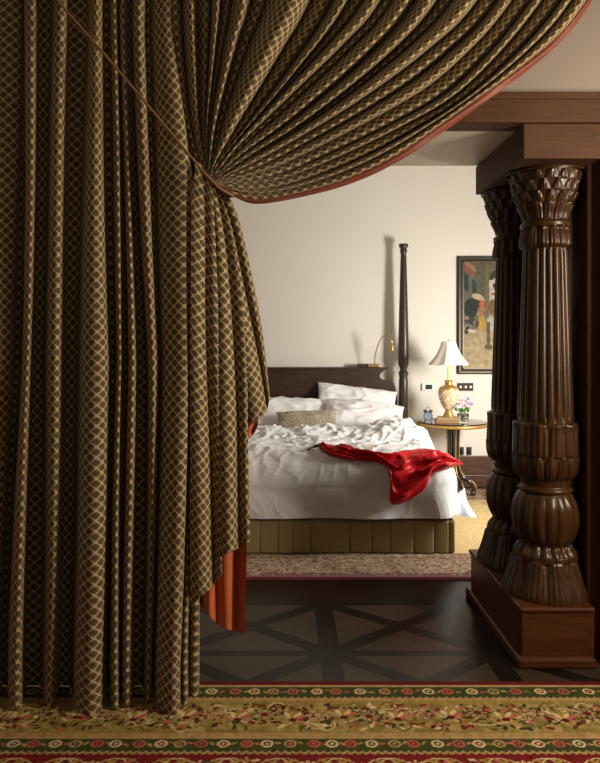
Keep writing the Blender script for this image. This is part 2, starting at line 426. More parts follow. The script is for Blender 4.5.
def carved_column(label, y):
    c = thing('carved_column', label, 'column', (COLX, y, ZB), 'carved columns on the plinth')
    zb = col_z(600) - ZB
    # square footed leaf bell
    z0, z1 = 0.0, col_z(556)-ZB
    P = catmull([(41.5*K, 0.0), (40*K, 0.03), (35*K, 0.10), (31.5*K, 0.165), (30.5*K, 0.20), (29*K, z1)], 50)
    lathe('base', [(0.001, 0.0)] + [tuple(p) for p in P] + [(22*K, z1+0.004)], MAT['carved'], c, 192, mod=lambda TH, Z: leaf_mod(0.016, 10, 0.0, z1*1.25, 0, 5)(TH, Z)*np.clip((Z+0.02)/0.05, 0.3, 1)*(Z < z1+0.002))
    P = smooth_prof([(26, 556.5), (30, 553), (29, 548), (25, 543), (24, 540)], 30)
    lathe('base_collar', P, MAT['carved'], c, 192, mod=leaf_mod(0.010, 18, col_z(557)-ZB, col_z(538)-ZB, 0, 1))
    P = smooth_prof([(24, 541), (28, 534), (31.3, 522), (31.8, 513), (30.5, 502), (27, 494), (24, 490)], 44)
    lathe('bulb', P, MAT['carved'], c, 192, mod=gad_mod(0.013, 18, col_z(541)-ZB, col_z(490)-ZB))
    P = smooth_prof([(23.5, 491), (26, 489), (26, 486), (23.5, 484), (24, 480), (25, 476)], 26)
    lathe('ring', P, MAT['carved'], c, 96)
    P = smooth_prof([(24, 478), (28, 473), (30.3, 466), (31, 455), (30.6, 440), (30.3, 428), (30.8, 423), (29, 421), (26, 420.5)], 70)
    zc0, zc1 = col_z(478)-ZB, col_z(421)-ZB
    def cupmod(TH, Z):
        up = leaf_mod(0.011, 12, zc0+0.10, zc1+0.02, 0.5, 3)(TH, Z) * (Z > zc0+0.12)
        lo = leaf_mod(0.011, 16, zc0-0.02, zc0+0.13, 0, 3)(TH, Z) * (Z <= zc0+0.12)
        return (up + lo) * np.clip((Z - zc0) / 0.02, 0, 1) * np.clip((zc1 - Z) / 0.01, 0, 1)
    lathe('leaf_cup', P, MAT['carved'], c, 192, mod=cupmod)
    zs0, zs1 = col_z(421)-ZB, col_z(246)-ZB
    P = [(26.3*K + (20.6-26.3)*K*k/60, zs0 + (zs1-zs0)*k/60) for k in range(61)]
    lathe('shaft', P, MAT['carved'], c, 240, mod=flute_mod(0.013, 20, zs0, zs1))
    P = smooth_prof([(20.5, 250), (24, 246), (23.5, 238), (22, 231), (24, 228), (24, 224), (21, 222), (22, 216), (25.5, 209), (26.5, 206), (24, 204)], 70)
    def capmod(TH, Z):
        a = leaf_mod(0.011, 14, col_z(252)-ZB, col_z(226)-ZB, 0, 3)(TH, Z) * (Z < col_z(229)-ZB)
        b = leaf_mod(0.011, 14, col_z(222)-ZB, col_z(203)-ZB, 0.5, 3)(TH, Z) * (Z > col_z(221)-ZB)
        return a + b
    lathe('neck_leaves', P, MAT['carved'], c, 192, mod=capmod)
    zt = ZT - ZB
    P = catmull([(25*K, col_z(206)-ZB), (28.5*K, col_z(198)-ZB), (32*K, col_z(184)-ZB), (35*K, col_z(172)-ZB), (37.5*K, zt-0.014), (37.5*K, zt-0.002)], 60)
    lathe('capital', [tuple(p) for p in P] + [(0.001, zt-0.001)], MAT['carved'], c, 240, mod=lambda TH, Z: scale_mod(0.012, 16, 0.052, col_z(206)-ZB)(TH, Z) * (Z < zt-0.016))
    return c
ca = carved_column('front carved fluted wooden column nearest the rug', 3.365)
cb = ca.copy(); COL.objects.link(cb); cb.location = (COLX, 3.80, ZB)
cb['label'] = 'rear carved fluted wooden column beside the framed painting'
for ch in list(ca.children):
    d = ch.copy(); COL.objects.link(d); d.parent = cb

t = thing('entablature_block', 'square wooden beam block resting on the two column capitals', 'beam', (1.24, 3.5, ZT))
local(box_obj('block_body', (PX0, 1.425, LINT0-0.005, 3.875, ZT, 2.475), MAT['trimwood'], t, 0.004), t)

# ------------------------------------------------------------------ front rug
def lin(c): return tuple(((v/255)/12.92 if v/255 <= .04045 else ((v/255+.055)/1.055)**2.4) for v in c)
def paint(C, mask, col, a=1.0):
    C[mask] = C[mask]*(1-a) + np.array(col)*a
RED = lin((112, 24, 26)); DRED = lin((92, 18, 20)); TAN = lin((168, 140, 92)); GRN = lin((62, 66, 30)); OLV = lin((146, 124, 62))
CRM = lin((206, 184, 136)); PNK = lin((178, 92, 78)); DGN = lin((44, 56, 30)); GOLD = lin((160, 128, 56)); BRN = lin((92, 60, 30))
def rosette(C, S, V, s, v, r, cols, n=8, rot=0.0):
    ds, dv = S - s, V - v
    R = np.hypot(ds, dv); m = R < r*1.2
    th = np.arctan2(dv[m], ds[m]) + rot; rr = R[m] / r
    out = C[m]; pet = 0.72 + 0.28*np.cos(n*th)
    a = rr < pet; out[a] = cols[0]
    a = rr < pet*0.72; out[a] = cols[1]
    a = rr < 0.30; out[a] = cols[2]
    a = rr < 0.14; out[a] = cols[0]
    C[m] = out
def ell(C, S, V, s, v, a, b, ang, col):
    ds, dv = S - s, V - v; c, q = math.cos(ang), math.sin(ang)
    paint(C, ((ds*c+dv*q)/a)**2 + ((-ds*q+dv*c)/b)**2 < 1, col)
def vine(C, S, V, pts, w, col):
    P = catmull(pts, 40)
    for p in P:
        paint(C, (S-p[0])**2 + (V-p[1])**2 < w*w, col)
RX0, RX1, RY0, RY1 = -2.35, 2.35, 0.35, 3.0
xs = np.r_[np.arange(RX0, RX1, 0.0045), RX1]
ys = np.r_[np.arange(RY0, 2.2, 0.05), np.arange(2.2, RY1+0.0001, 0.0042)]; ys[-1] = RY1
X, Y = np.meshgrid(xs, ys); V = RY1 - Y; S = X.copy()
C = np.empty(X.shape + (3,)); C[:] = RED
for lo, hi, c in ((-1, .036, DRED), (.036, .056, TAN), (.056, .125, GRN), (.125, .178, TAN), (.178, .39, OLV), (.39, .435, TAN), (.435, .502, GRN), (.502, .54, TAN)):
    paint(C, (V >= lo) & (V < hi), c)
sc = 0.012*np.abs(np.sin(S*PI/0.028))
paint(C, (V > .125) & (V < .133+sc), GRN); paint(C, (V > .178-0.02+sc) & (V < .182), OLV); paint(C, (V > .385) & (V < .395+sc*0.8), OLV)
paint(C, (V > .502) & (V < .508+sc), GRN); paint(C, (V > .54-.018+sc) & (V < .545), RED)
paint(C, (np.abs(V-.150) < .003), PNK, .6); paint(C, (np.abs(V-.418) < .003), PNK, .6)
rn = random.Random(3)
for vc, step, rr in ((.091, .092, .025), (.468, .078, .024)):
    k = 0; s = -2.2
    while s < 2.2:
        c1 = (CRM, PNK, CRM, TAN, PNK)[k % 5]
        ds = (S - s)/rr; dv = (V - vc)/(rr*0.95); q = ds*ds+dv*dv
        paint(C, q < 1, c1); paint(C, q < .38, (DGN, RED, BRN)[k % 3]); paint(C, q < .08, c1)
        ell(C, S, V, s+step*0.5, vc+rn.uniform(-.008, .008), .014, .006, rn.uniform(-1, 1), (TAN, OLV, PNK)[k % 3])
        s += step*rn.uniform(.85, 1.15); k += 1
# main border
mo = fbm_grid(X*16, Y*16, 5.0, 3)
paint(C, (V > .18) & (V < .39) & (mo > .1), lin((128, 112, 56))); paint(C, (V > .18) & (V < .39) & (mo < -.15), lin((158, 136, 78)))
s = -2.2; k = 0
vv = .285; queue = []
ph = S*2*PI/0.62
wv = vv + .06*np.sin(ph)
paint(C, (np.abs(V - wv) < .0035) & (V > .18) & (V < .39), CRM)
paint(C, (np.abs(V - (vv - .05*np.sin(ph*1.5+1))) < .003) & (V > .18) & (V < .39), BRN, .7)
while s < 2.2:
    side = 1 if k % 2 else -1
    v0 = vv + side*rn.uniform(.0, .03)
    for q in range(22):
        ss, v2 = s+rn.uniform(-.09, .09), rn.uniform(.195, .375)
        ell(C, S, V, ss, v2, rn.uniform(.010, .022), rn.uniform(.005, .010), rn.uniform(0, PI), rn.choice((DRED, RED, PNK, DGN, DGN, BRN, CRM, TAN)))
    for q in range(3):
        s1 = s + rn.uniform(-.05, .05); vv0 = rn.uniform(.22, .35); sd = rn.choice((-1, 1))
        vine(C, S, V, [(s1, vv0), (s1+.04, vv0-sd*.05), (s1+.08, vv0-sd*.03), (s1+.085, vv0+sd*.01)], .0032, rn.choice((CRM, TAN, BRN)))
    queue.append((k, s, v0, side))
    s += .105*rn.uniform(.9, 1.1); k += 1
for k, s, v0, side in queue:
    if k % 4 == 0: rosette(C, S, V, s, v0, .056, (DGN, TAN, RED), 8)
    elif k % 4 == 2:
        for q in range(6):
            a = q*PI/3; rosette(C, S, V, s+.034*math.cos(a), v0+.034*math.sin(a), .016, (DRED, CRM, PNK), 5)
        rosette(C, S, V, s, v0, .018, (PNK, CRM, RED), 6)
    else:
        for q in range(5):
            a = -PI/2*side + (q-2)*.5
            ell(C, S, V, s+.034*math.cos(a), v0+.034*math.sin(a), .03, .010, a, (TAN, CRM, GOLD, CRM, PNK)[q])
        ell(C, S, V, s, v0, .016, .014, 0, DRED)
# crimson field
s = -2.2; k = 0
while s < 2.2:
    rosette(C, S, V, s, .60+.03*(k % 2), .05 if k % 2 else .035, ((CRM, PNK, RED), (GOLD, DGN, CRM))[k % 2], 8)
    for sg in (-1, 1):
        vine(C, S, V, [(s, .61), (s+sg*.05, .565), (s+sg*.10, .56), (s+sg*.13, .60), (s+sg*.11, .65)], .0035, CRM if k % 3 else TAN)
        for q in range(4):
            ell(C, S, V, s+sg*(.06+.03*q), .575+.02*q, .024, .007, sg*(.6+.3*q), (GOLD, OLV, DGN, PNK)[q])
    for q in range(6):
        ell(C, S, V, s+rn.uniform(-.1, .1), rn.uniform(.555, .78), .016, .007, rn.uniform(0, PI), rn.choice((CRM, GOLD, PNK, DGN)))
    s += .19; k += 1
C *= (1 + np.random.uniform(-.2, .2, X.shape) + .25*fbm_grid(X*30, Y*30, 1.0, 2))[..., None]
Z = np.full(X.shape, 0.012); Z[-1, :] = 0.001; Z[0, :] = 0.001; Z[:, 0] = .001; Z[:, -1] = .001
o = grid_obj('patterned_rug', np.stack([X, Y, Z], 2), MAT['rug'], col=C)
tag(o, 'large crimson and olive floral rug in the foreground under the curtain hem', 'rug')

# bedroom rug
BX0, BX1, BY0, BY1 = -1.6, 2.7, 4.29, 6.9
xs = np.arange(BX0, BX1+.001, 0.012); ys = np.r_[np.arange(BY0, 4.95, .008), np.arange(4.95, 6.0, .03), np.arange(6.0, BY1+.001, .012)]
X, Y = np.meshgrid(xs, ys); V = np.minimum(np.minimum(Y - BY0, BY1 - Y), np.minimum(X-BX0, BX1-X) + 0.0); S = X
C = np.empty(X.shape + (3,)); C[:] = lin((196, 172, 124))
for lo, hi, c in ((-1, .03, (84, 32, 40)), (.03, .06, (120, 84, 84)), (.06, .10, (104, 66, 70)), (.10, .12, (160, 138, 114)), (.12, .40, (150, 128, 104)), (.40, .42, (116, 84, 74)), (.42, .48, (150, 128, 100)), (.48, .50, (120, 92, 76))):
    paint(C, (V >= lo) & (V < hi), lin(c))
nz = fbm_grid(X*26, Y*20, 2.0, 2); nz2 = fbm_grid(X*34, Y*26, 8.0, 2)
bm_ = (V > .06) & (V < .50)
paint(C, bm_ & (np.abs(nz) < .07), lin((188, 168, 138))); paint(C, bm_ & (nz2 > .26), lin((112, 68, 64))); paint(C, bm_ & (nz2 < -.30), lin((104, 98, 78)))
far_ = (BY1-Y > .02) & (BY1-Y < .72) & (V > .45)
paint(C, far_ & (nz2 > .14), lin((140, 112, 92)), .7); paint(C, far_ & (np.abs(nz) < .06), lin((150, 132, 110)), .8)
C *= (1 + np.random.uniform(-.12, .12, X.shape))[..., None]
Z = np.full(X.shape, 0.012); Z[-1, :] = 0.001; Z[0, :] = 0.001; Z[:, 0] = .001; Z[:, -1] = .001
o = grid_obj('bedroom_rug', np.stack([X, Y, Z], 2), MAT['rug'], col=C)
tag(o, 'cream rug with purple patterned border lying under the bed', 'rug')

# ------------------------------------------------------------------ curtain
cur = thing('curtain', 'huge tied back curtain of brown and gold diamond lattice fabric with terracotta lining', 'curtain')
KEYS = (30, 180, 360, 660)
RID = [  # (left,right,depth of crest) at four heights
 ((-235,-205,2.82),(-235,-205,2.82),(-235,-203,2.80),(-235,-203,2.78)),
 ((-190,-160,2.82),(-190,-160,2.82),(-192,-160,2.80),(-192,-160,2.78)),
 ((-140,-112,2.82),(-140,-112,2.82),(-142,-110,2.80),(-142,-110,2.78)),
 ((-96,-70,2.82),(-96,-70,2.82),(-98,-70,2.80),(-98,-70,2.78)),
 ((-56,-30,2.82),(-56,-30,2.82),(-56,-30,2.80),(-60,-40,2.78)),
 ((-16,22,2.86),(-15,19,2.85),(-14,16,2.82),(-30,0,2.86)),
 ((25,38,2.80),(24,35,2.80),(21,31,2.78),(9,25,2.77)),
 ((54,69,2.80),(50,66,2.80),(44,62,2.78),(44,58,2.80)),
 ((88,102,2.80),(85,106,2.79),(80,112,2.765),(71,105,2.74)),
 ((109,117,2.83),(112,120,2.82),(117,124,2.81),(109,120,2.77)),
 ((120,128,2.83),(123,131,2.82),(126,136,2.80),(122,134,2.79)),
 ((133,146,2.80),(139,152,2.80),(147,158,2.80),(144,152,2.82)),
 ((150,173,2.80),(156,194,2.78),(162,195,2.765),(152,180,2.70)),
 ((173,175,2.88),(194,196,2.87),(195,197,2.85),(181,189,2.815)),
 ((176,177,2.90),(196,198,2.90),(198,199,2.89),(190,201,2.885)),
]
BACKD = (2.925, 2.93, 2.94, 2.965)
zs = np.linspace(CEIL-0.03, 0.014, 110)
na, nr = 15, 5
rows = []
def arow(z):
    py = CY + (EYE - z) * F / 2.85
    out = []
    bd = np.interp(py, KEYS, BACKD)
    prevR = None
    for i, r in enumerate(RID):
        L = np.interp(py, KEYS, [q[0] for q in r]); R = np.interp(py, KEYS, [q[1] for q in r]); D = np.interp(py, KEYS, [q[2] for q in r]) - 0.022*np.clip((py-360)/300, 0, 1)
        L += 1.6*math.sin(z*2.1+i*1.7); R += 1.6*math.sin(z*2.1+i*1.7)
        if prevR is not None:
            b2 = bd if L - prevR > 5 else bd - 0.03
            for k in range(1, nr):
                f = k / nr
                out.append((prevR + (L-prevR)*f, b2 - 0.012*math.sin(f*PI)*(1 if L-prevR > 5 else 0)))
        bL = bd - 0.01
        for k in range(na):
            th = -PI/2 + PI*k/(na-1)
            b3 = bL if th < 0 else bd - 0.01
            out.append(((L+R)/2 + (R-L)/2*math.sin(th), b3 - (b3-D)*max(0, math.cos(th))**0.55 + 0.0) if i != 12 else ((L+R)/2 + (R-L)/2*math.sin(th), b3 - (b3-D)*(max(0, math.cos(th))**0.4)*(0.82+0.18*math.sin(th))))
        prevR = R
    return [((px-CX)/F*d, d, z) for px, d in out]
P = np.array([arow(z) for z in zs])
# soften the cross-section a little
Q = P.copy(); Q[:, 1:-1, :2] = 0.25*P[:, :-2, :2] + 0.5*P[:, 1:-1, :2] + 0.25*P[:, 2:, :2]; P = Q
# hem swell and slow sway
for j, z in enumerate(zs):
    w = math.exp(-max(z-0.0, 0)/0.10)
    P[j, :, 1] -= 0.0*w
du = np.linalg.norm(np.diff(P, axis=1), axis=2).mean(0)
U = np.r_[0, np.cumsum(du)]
UV = np.stack([np.repeat(U[None], len(zs), 0), np.repeat(zs[:, None], len(U), 1)], 2)
o = grid_obj('hanging_panel', P, MAT['fabric'], cur, uv=UV)
m = o.modifiers.new('sub', 'SUBSURF'); m.levels = 1; m.render_levels = 1

# swag swept up to the right
SW = [
 [(164,-108),(165,0),(170,60),(180,120),(194,160),(204,175)],
 [(204,-108),(203,0),(203,60),(203,120),(206,160),(207,176)],
 [(238,-108),(230,0),(222,48),(210,120),(208,152),(208,177)],
 [(298,-108),(272,0),(255,40),(230,106),(215,155),(209,178)],
 [(382,-108),(337,0),(290,70),(243,130),(218,162),(210,179)],
 [(430,-108),(374,0),(341,40),(290,91),(238,144),(211,180)],
 [(480,-108),(422,0),(375,55),(300,118),(245,155),(212,181)],
 [(540,-108),(480,0),(430,50),(365,98),(300,138),(250,165),(213,182)],
 [(600,-108),(537,0),(466,82),(400,124),(300,170),(252,182),(215,183)],
 [(662,-108),(588,-1),(561,33),(520,68),(470,104),(400,153),(350,178),(300,193),(259,200),(235,195),(217,184)],
]
NT = 100
SK = np.array([catmull(c, NT) for c in SW])          # (10, NT, 2)
ka = np.linspace(0, 1, len(SW))
bounds = [0, .045, .09, .14, .19, .225, .285, .32, .40, .435, .475, .52, .575, .60, .65, .70, .725, .775, .81, .84, .875, .90, .94, .965, 1]
amps = [.6, .8, .5, 1, .4, 1.1, .4, 1.4, .6, 1.0, .5, 1.1, .4, .9, 1.1, .4, 1.15, .6, .9, .5, .8, .6, .9, .6]
npr = 13
aa, hh, rid = [], [], []
for i in range(len(bounds)-1):
    for k in range(npr+1):
        f = k/npr
        aa.append(bounds[i] + (bounds[i+1]-bounds[i])*f); rid.append(i)
        hh.append(amps[i]*max(0, math.sin(PI*f**1.5))**0.7)
hh[-1] = 0.15
aa = np.array(aa); hh = np.array(hh)
tt = np.linspace(0, 1, NT)
BASE2 = np.empty((NT, len(aa), 2))
for j in range(NT):
    pts = np.vstack([2*SK[0, j]-SK[1, j], SK[:, j], 2*SK[-1, j]-SK[-2, j]])
    for i, a in enumerate(aa):
        s = a*(len(SW)-1); q = min(int(s), len(SW)-2); t = s-q
        A, B, Cc, D = pts[q], pts[q+1], pts[q+2], pts[q+3]
        BASE2[j, i] = 0.5*((2*B)+(-A+Cc)*t+(2*A-5*B+4*Cc-D)*t*t+(-A+3*B-3*Cc+D)*t**3)
dep0 = 2.90 - 0.05*np.sin(tt*PI*0.9) + (-0.10)*np.clip((tt-0.75)/0.25, 0, 1)**2
amp = 0.125*(1-tt)**0.65 + 0.010*(1-tt**8)
P = np.empty((NT, len(aa), 3))
for j in range(NT):
    d = dep0[j] - amp[j]*hh + 0.03*np.exp(-(aa/0.06)**2)
    P[j, :, 0] = (BASE2[j, :, 0]-CX)/F*d; P[j, :, 1] = d; P[j, :, 2] = EYE-(BASE2[j, :, 1]-CY)/F*d
du = np.linalg.norm(np.diff(P, axis=1), axis=2)
Uc = np.concatenate([np.zeros((NT, 1)), np.cumsum(du, 1)], 1)
for i in range(len(bounds)-1):          # the weave keeps its scale on every fold: measured from each crest
    c0 = i*(npr+1); crest = c0 + int(npr*0.66)
    Uc[:, c0:c0+npr+1] -= Uc[:, crest:crest+1].copy() + 0.0137*i
dv = np.linalg.norm(np.diff(P, axis=0), axis=2)
Vv = np.vstack([np.zeros((1, len(aa))), np.cumsum(dv, 0)])
for i in range(len(bounds)-1):
    c0 = i*(npr+1); Vv[:, c0:c0+npr+1] = (Vv[:, c0+8:c0+9] - Vv[-1, c0+8]).copy()
UV = np.stack([Uc, Vv], 2)
grid_obj('swag', P, MAT['fabric'], cur, uv=UV)
# terracotta edge of the swag
E = BASE2[:, -1, :]; T = np.gradient(E, axis=0); T /= np.linalg.norm(T, axis=1)[:, None]
Nn = np.stack([-T[:, 1], T[:, 0]], 1); Nn[Nn[:, 1] < 0] *= -1
wid = np.interp(tt, [0, .2, .35, .55, .72, .88, .93, .97, 1], [4, 5, 7.5, 8.5, 7, 5, 5, 2.5, 0.5])
ncol = 9
P = np.empty((NT, ncol, 3))
dE = dep0 - amp*0.15
for c in range(ncol):
    f = c/(ncol-1)
    q = E + Nn*((wid*f)[:, None]) - Nn*1.0
    d = dE - 0.012*math.sin(f*PI) + 0.015*f + 0.006*np.sin(tt*40+f*5)*f - .004
    P[:, c, 0] = (q[:, 0]-CX)/F*d; P[:, c, 1] = d; P[:, c, 2] = EYE-(q[:, 1]-CY)/F*d
grid_obj('edge_band', P, MAT['band'], cur)['label'] = 'terracotta border band along the swag edge'

# tail below the tie
def sheet(keys, base, nf, amp0, amp1, phase, seed, n=80, nu=64, skew=1.3, wob=0.0):
    Kc = np.array([catmull(c, n) for c in keys])
    t = np.linspace(0, 1, n); f = np.linspace(0, 1, nu)
    kk = np.linspace(0, 1, len(keys))
    P = np.empty((n, nu, 3)); rr = random.Random(seed)
    wob_ph = [rr.uniform(0, 6) for _ in range(4)]
    for j in range(n):
        x = np.interp(f, kk, Kc[:, j, 0]); y = np.interp(f, kk, Kc[:, j, 1])
        g = (f*nf + phase + 0.12*np.sin(t[j]*3+wob_ph[0])) % 1.0
        h = np.sin(PI*np.clip(g, 0, 1)**skew)**0.8
        d = base(t[j], f) - (amp0 + (amp1-amp0)*t[j])*h - wob*np.sin(f*9+t[j]*4+wob_ph[1])*t[j]
        P[j, :, 0] = (x-CX)/F*d; P[j, :, 1] = d; P[j, :, 2] = EYE-(y-CY)/F*d
    du = np.linalg.norm(np.diff(P, axis=1), axis=2)
    U = np.concatenate([np.zeros((n, 1)), np.cumsum(du, 1)], 1); U -= U[:, nu//2:nu//2+1].copy()
    dv = np.linalg.norm(np.diff(P, axis=0), axis=2); V = np.vstack([np.zeros((1, nu)), np.cumsum(dv, 0)])
    return P, np.stack([U, V], 2)
tl = sheet([[(212,182),(222,230),(232,300),(238,360),(243,431)],
            [(217,186),(233,228),(246,290),(257,350),(267,412)],
            [(224,186),(239,220),(253,280),(263,335),(270,396)]], lambda t, f: 2.83+.045*t+.07*f*t, 1.7, .006, .05, .1, 1)
tm = sheet([[(208,180),(212,230),(214,320),(216,420),(219,558)],
            [(213,184),(222,240),(230,320),(236,420),(237,549)],
            [(219,188),(232,235),(242,300),(247,370),(248,430),(250,541)]], lambda t, f: 2.81+.03*t+.07*f*t, 1.6, .006, .065, .0, 2)
tr = sheet([[(196,160),(192,200),(191,250),(190,340),(190,440),(190,606)],
            [(204,168),(206,205),(207,250),(207,340),(209,450),(211,588)],
            [(212,178),(214,210),(216,250),(219,330),(221,440),(222,574)]], lambda t, f: 2.80+.02*t+.06*f*t, 1.45, .006, .06, .25, 3)
grid_obj('short_tail', tl[0], MAT['fabric'], cur, uv=tl[1])
grid_obj('middle_tail', tm[0], MAT['fabric'], cur, uv=tm[1])
grid_obj('long_tail', tr[0], MAT['fabric'], cur, uv=tr[1])
ln = sheet([[(209,182),(200,300),(197,440),(196,560),(196,601)],
            [(212,184),(214,300),(218,440),(219,560),(220,627)],
            [(216,186),(234,270),(243,400),(247,500),(245,634)]], lambda t, f: 2.92+.04*t+0*f, 2.6, .004, .05, .0, 4, wob=.01)
grid_obj('lining', ln[0], MAT['lining'], cur)['label'] = 'terracotta lining hanging below the lattice fabric'
l2 = sheet([[(240,418),(239,430),(240,441)], [(252,418),(250,430),(252,437)], [(258,418),(258,425),(256,430)]], lambda t, f: 2.885+0*f, 1.6, .0, .02, .0, 5, 20, 30)
grid_obj('lining', l2[0], MAT['lining'], cur)

# cord
dC = 2.70
pts = [at(-33, -106, 2.78), at(57, 0, 2.745), at(110, 61, 2.735), at(160, 120, 2.73), at(196, 163, 2.73), at(214, 183, 2.745), at(224, 191, 2.765), at(233, 196, 2.80), at(228, 196, 2.86)]
o = tube('tieback_cord', [tuple(p) for p in pts], 0.0058, MAT['cord'], n=140, seg=10)
tag(o, 'thin brown tieback cord running diagonally across the curtain', 'cord')
o = tube('curtain_rail', [(-2.2, 2.87, CEIL-0.022), (-1, 2.87, CEIL-.022), (0.5, 2.87, CEIL-.022), (1.6, 2.87, CEIL-.022)], 0.016, MAT['brass'], n=20)
tag(o, 'brass rail on the ceiling that carries the curtain', 'curtain rail')

# ------------------------------------------------------------------ bed
bed = thing('four_poster_bed', 'dark wooden four poster bed with headboard, tall post and gold pleated skirt', 'bed')
MX0, MX1, MY0, MY1 = -0.71, 1.17, 4.83, 6.84
# headboard
zf = lambda py: EYE - (py-CY)*6.90/F
xf = lambda px: (px-CX)*6.90/F
right = [(388, 368), (384.5, 370.5), (381, 373), (379.6, 376), (381, 378.6), (384, 379.9), (388, 380.4), (392, 382), (395, 386), (396.5, 393), (397, 402)]
R = [(xf(a), zf(b)) for a, b in right] + [(xf(397), 0.1)]
cxm = 0.23
bm = bmesh.new(); prev = None
for x, z in R:
    q = [bm.verts.new(p) for p in ((2*cxm-x, 6.895, z), (x, 6.895, z), (x, 6.925, z), (2*cxm-x, 6.925, z))]
    if prev:
        for k in range(4): bm.faces.new((prev[k], prev[(k+1) % 4], q[(k+1) % 4], q[k]))
    else: bm.faces.new(q)
    prev = q
bm.faces.new(prev[::-1])
bm_obj('headboard', bm, MAT['bedwood'], bed, False)
box_obj('cap_moulding', (2*cxm-xf(387.5), xf(387.5), 6.872, 6.955, zf(368)-0.012, zf(368)+0.008), MAT['bedwood'], bed, 0.004)
box_obj('side_rail', (MX0+0.06, MX1-0.06, MY0+0.08, MY1, 0.20, 0.34), MAT['bedwood'], bed, 0.005)
def post(x):
    k = 6.87/F
    zz = lambda py: EYE-(py-CY)*k
    pr = [(.001, .0135), (.045, .0135), (.045, zz(376)-0.04), (.040, zz(375)-0.02), (.048, zz(374)), (.048, zz(372)), (.036, zz(371)), (.034, zz(369)), (.052, zz(364)), (.055, zz(355)), (.050, zz(335)), (.044, zz(310)),
          (.036, zz(280)), (.030, zz(258)), (.028, zz(254)), (.036, zz(252)), (.036, zz(250)), (.03, zz(249)), (.046, zz(246.5)), (.046, zz(244)), (.001, zz(243.6))]
    lathe('bed_post', pr, MAT['bedwood'], bed, 28, loc=(x, 6.87, 0), rows=None)
post(1.185); post(2*cxm-1.185)
# mattress
bm = bmesh.new(); box(bm, MX0, MX1, MY0+.02, MY1+.01, 0.345, 0.635)
o = bm_obj('mattress', bm, MAT['mattress'], bed, False); bevel(o, 0.06, 4)
# pleated skirt
path = []
def seg(p, q, n):
    for i in range(n): path.append((p[0]+(q[0]-p[0])*i/n, p[1]+(q[1]-p[1])*i/n, ))
A, B, Cc, D = (MX0-.01, 6.8), (MX0-.01, 4.79), (MX1+.012, 4.79), (MX1+.012, 6.8)
seg(A, B, 240); seg(B, Cc, 300); seg(Cc, D, 240); path.append(D)
path = np.array(path); T = np.gradient(path, axis=0); T /= np.linalg.norm(T, axis=1)[:, None]; Nn = np.stack([T[:, 1], -T[:, 0]], 1)
s = np.r_[0, np.cumsum(np.linalg.norm(np.diff(path, axis=0), axis=1))]
zz = np.linspace(0.345, 0.02, 24)
P = np.empty((len(zz), len(path), 3))
for j, z in enumerate(zz):
    w = (0.345-z)/0.325
    per = 0.15
    ph = (s/per + 0.35*np.sin(s*5) + 0.2*np.sin(s*11+1)) % 1.0
    prof_ = np.where(ph < 0.9, 0.003*np.sin(ph/0.9*PI)*w + 0.004*ph*w, -0.016*np.sin((ph-.9)/.1*PI)*(0.3+0.7*w))
    off = prof_ + 0.006*w*np.sin(s*7+1) - 0.055*np.clip((z-0.235)/0.05, 0, 1)
    P[j, :, 0] = path[:, 0]+Nn[:, 0]*off; P[j, :, 1] = path[:, 1]+Nn[:, 1]*off; P[j, :, 2] = z
UV = np.stack([np.repeat(s[None], len(zz), 0), np.repeat(zz[:, None], len(s), 1)], 2)
grid_obj('bed_skirt', P, MAT['skirt'], bed, uv=UV)['label'] = 'gold beige pleated bed skirt'

# duvet: a flat cloth draped over the mattress
IX0, IX1, IY0 = -0.57, 1.025, 4.985
r = 0.215; Ztop = 0.69
Lmax = r*PI/2 + (Ztop - r - 0.262)
u = np.linspace(IX0-Lmax, IX1+Lmax, 240); v = np.linspace(IY0-Lmax, 6.22, 200)
Uu, Vv = np.meshgrid(u, v)
ou = np.where(Uu > IX1, Uu-IX1, np.where(Uu < IX0, Uu-IX0, 0)); ov = np.where(Vv < IY0, Vv-IY0, 0)
L = np.maximum(np.abs(ou), np.abs(ov)); H = np.hypot(ou, ov)+1e-9
dx, dy = ou/H, ov/H
bx, by = np.clip(Uu, IX0, IX1), np.maximum(Vv, IY0)
ang = np.minimum(L/r, PI/2)
hor = r*np.sin(ang); dn = r*(1-np.cos(ang)) + np.maximum(0, L - r*PI/2)
side = np.clip((L - r*PI/2)/0.3, 0, 1)
hor = hor + 0.02*side*np.sin((Uu*1.0+Vv)*9) + 0.015*side
X = bx + dx*hor; Y = by + dy*hor; Z = Ztop - dn
nx, ny, nz = dx*np.sin(ang), dy*np.sin(ang), np.cos(ang)
w1 = fbm_grid(Uu*2.2, Vv*2.6, 1.3, 3)
# ridged creases that run in several directions, stronger towards the pillows
def ridged(fx, fy, z, ang_):
    c, s_ = math.cos(ang_), math.sin(ang_)
    a = (Uu*c+Vv*s_)*fx; b = (-Uu*s_+Vv*c)*fy
    wx = fbm_grid(Uu*2.5, Vv*2.5, z+5, 2)
    n = fbm_grid(a+wx*0.8, b, z, 3)
    return 1 - np.minimum(1, np.abs(n)*2.6)
rg1 = ridged(4.5, 2.0, 3.0, 0.5); rg2 = ridged(7.0, 2.6, 9.0, -0.7); rg3 = ridged(3.0, 6.5, 14.0, 0.1)
topz = np.clip((Vv-5.0)/0.9, 0, 1)
flat = np.cos(np.minimum(ang, PI/2))
edge = np.exp(-((Vv-5.03)/0.24)**2)
ph1 = Uu*3.0 + Vv*7.0 + 2.2*w1*2
soft1 = np.abs(np.sin(ph1*1.6 + 1.5*fbm_grid(Uu*1.7, Vv*1.7, 21, 2)))**0.8
disp = 0.035*w1*flat + (0.004+0.020*topz)*(rg1**2)*flat + (0.002+0.022*topz)*rg2**2*flat + 0.016*topz*soft1 + 0.012*rg3**2*topz
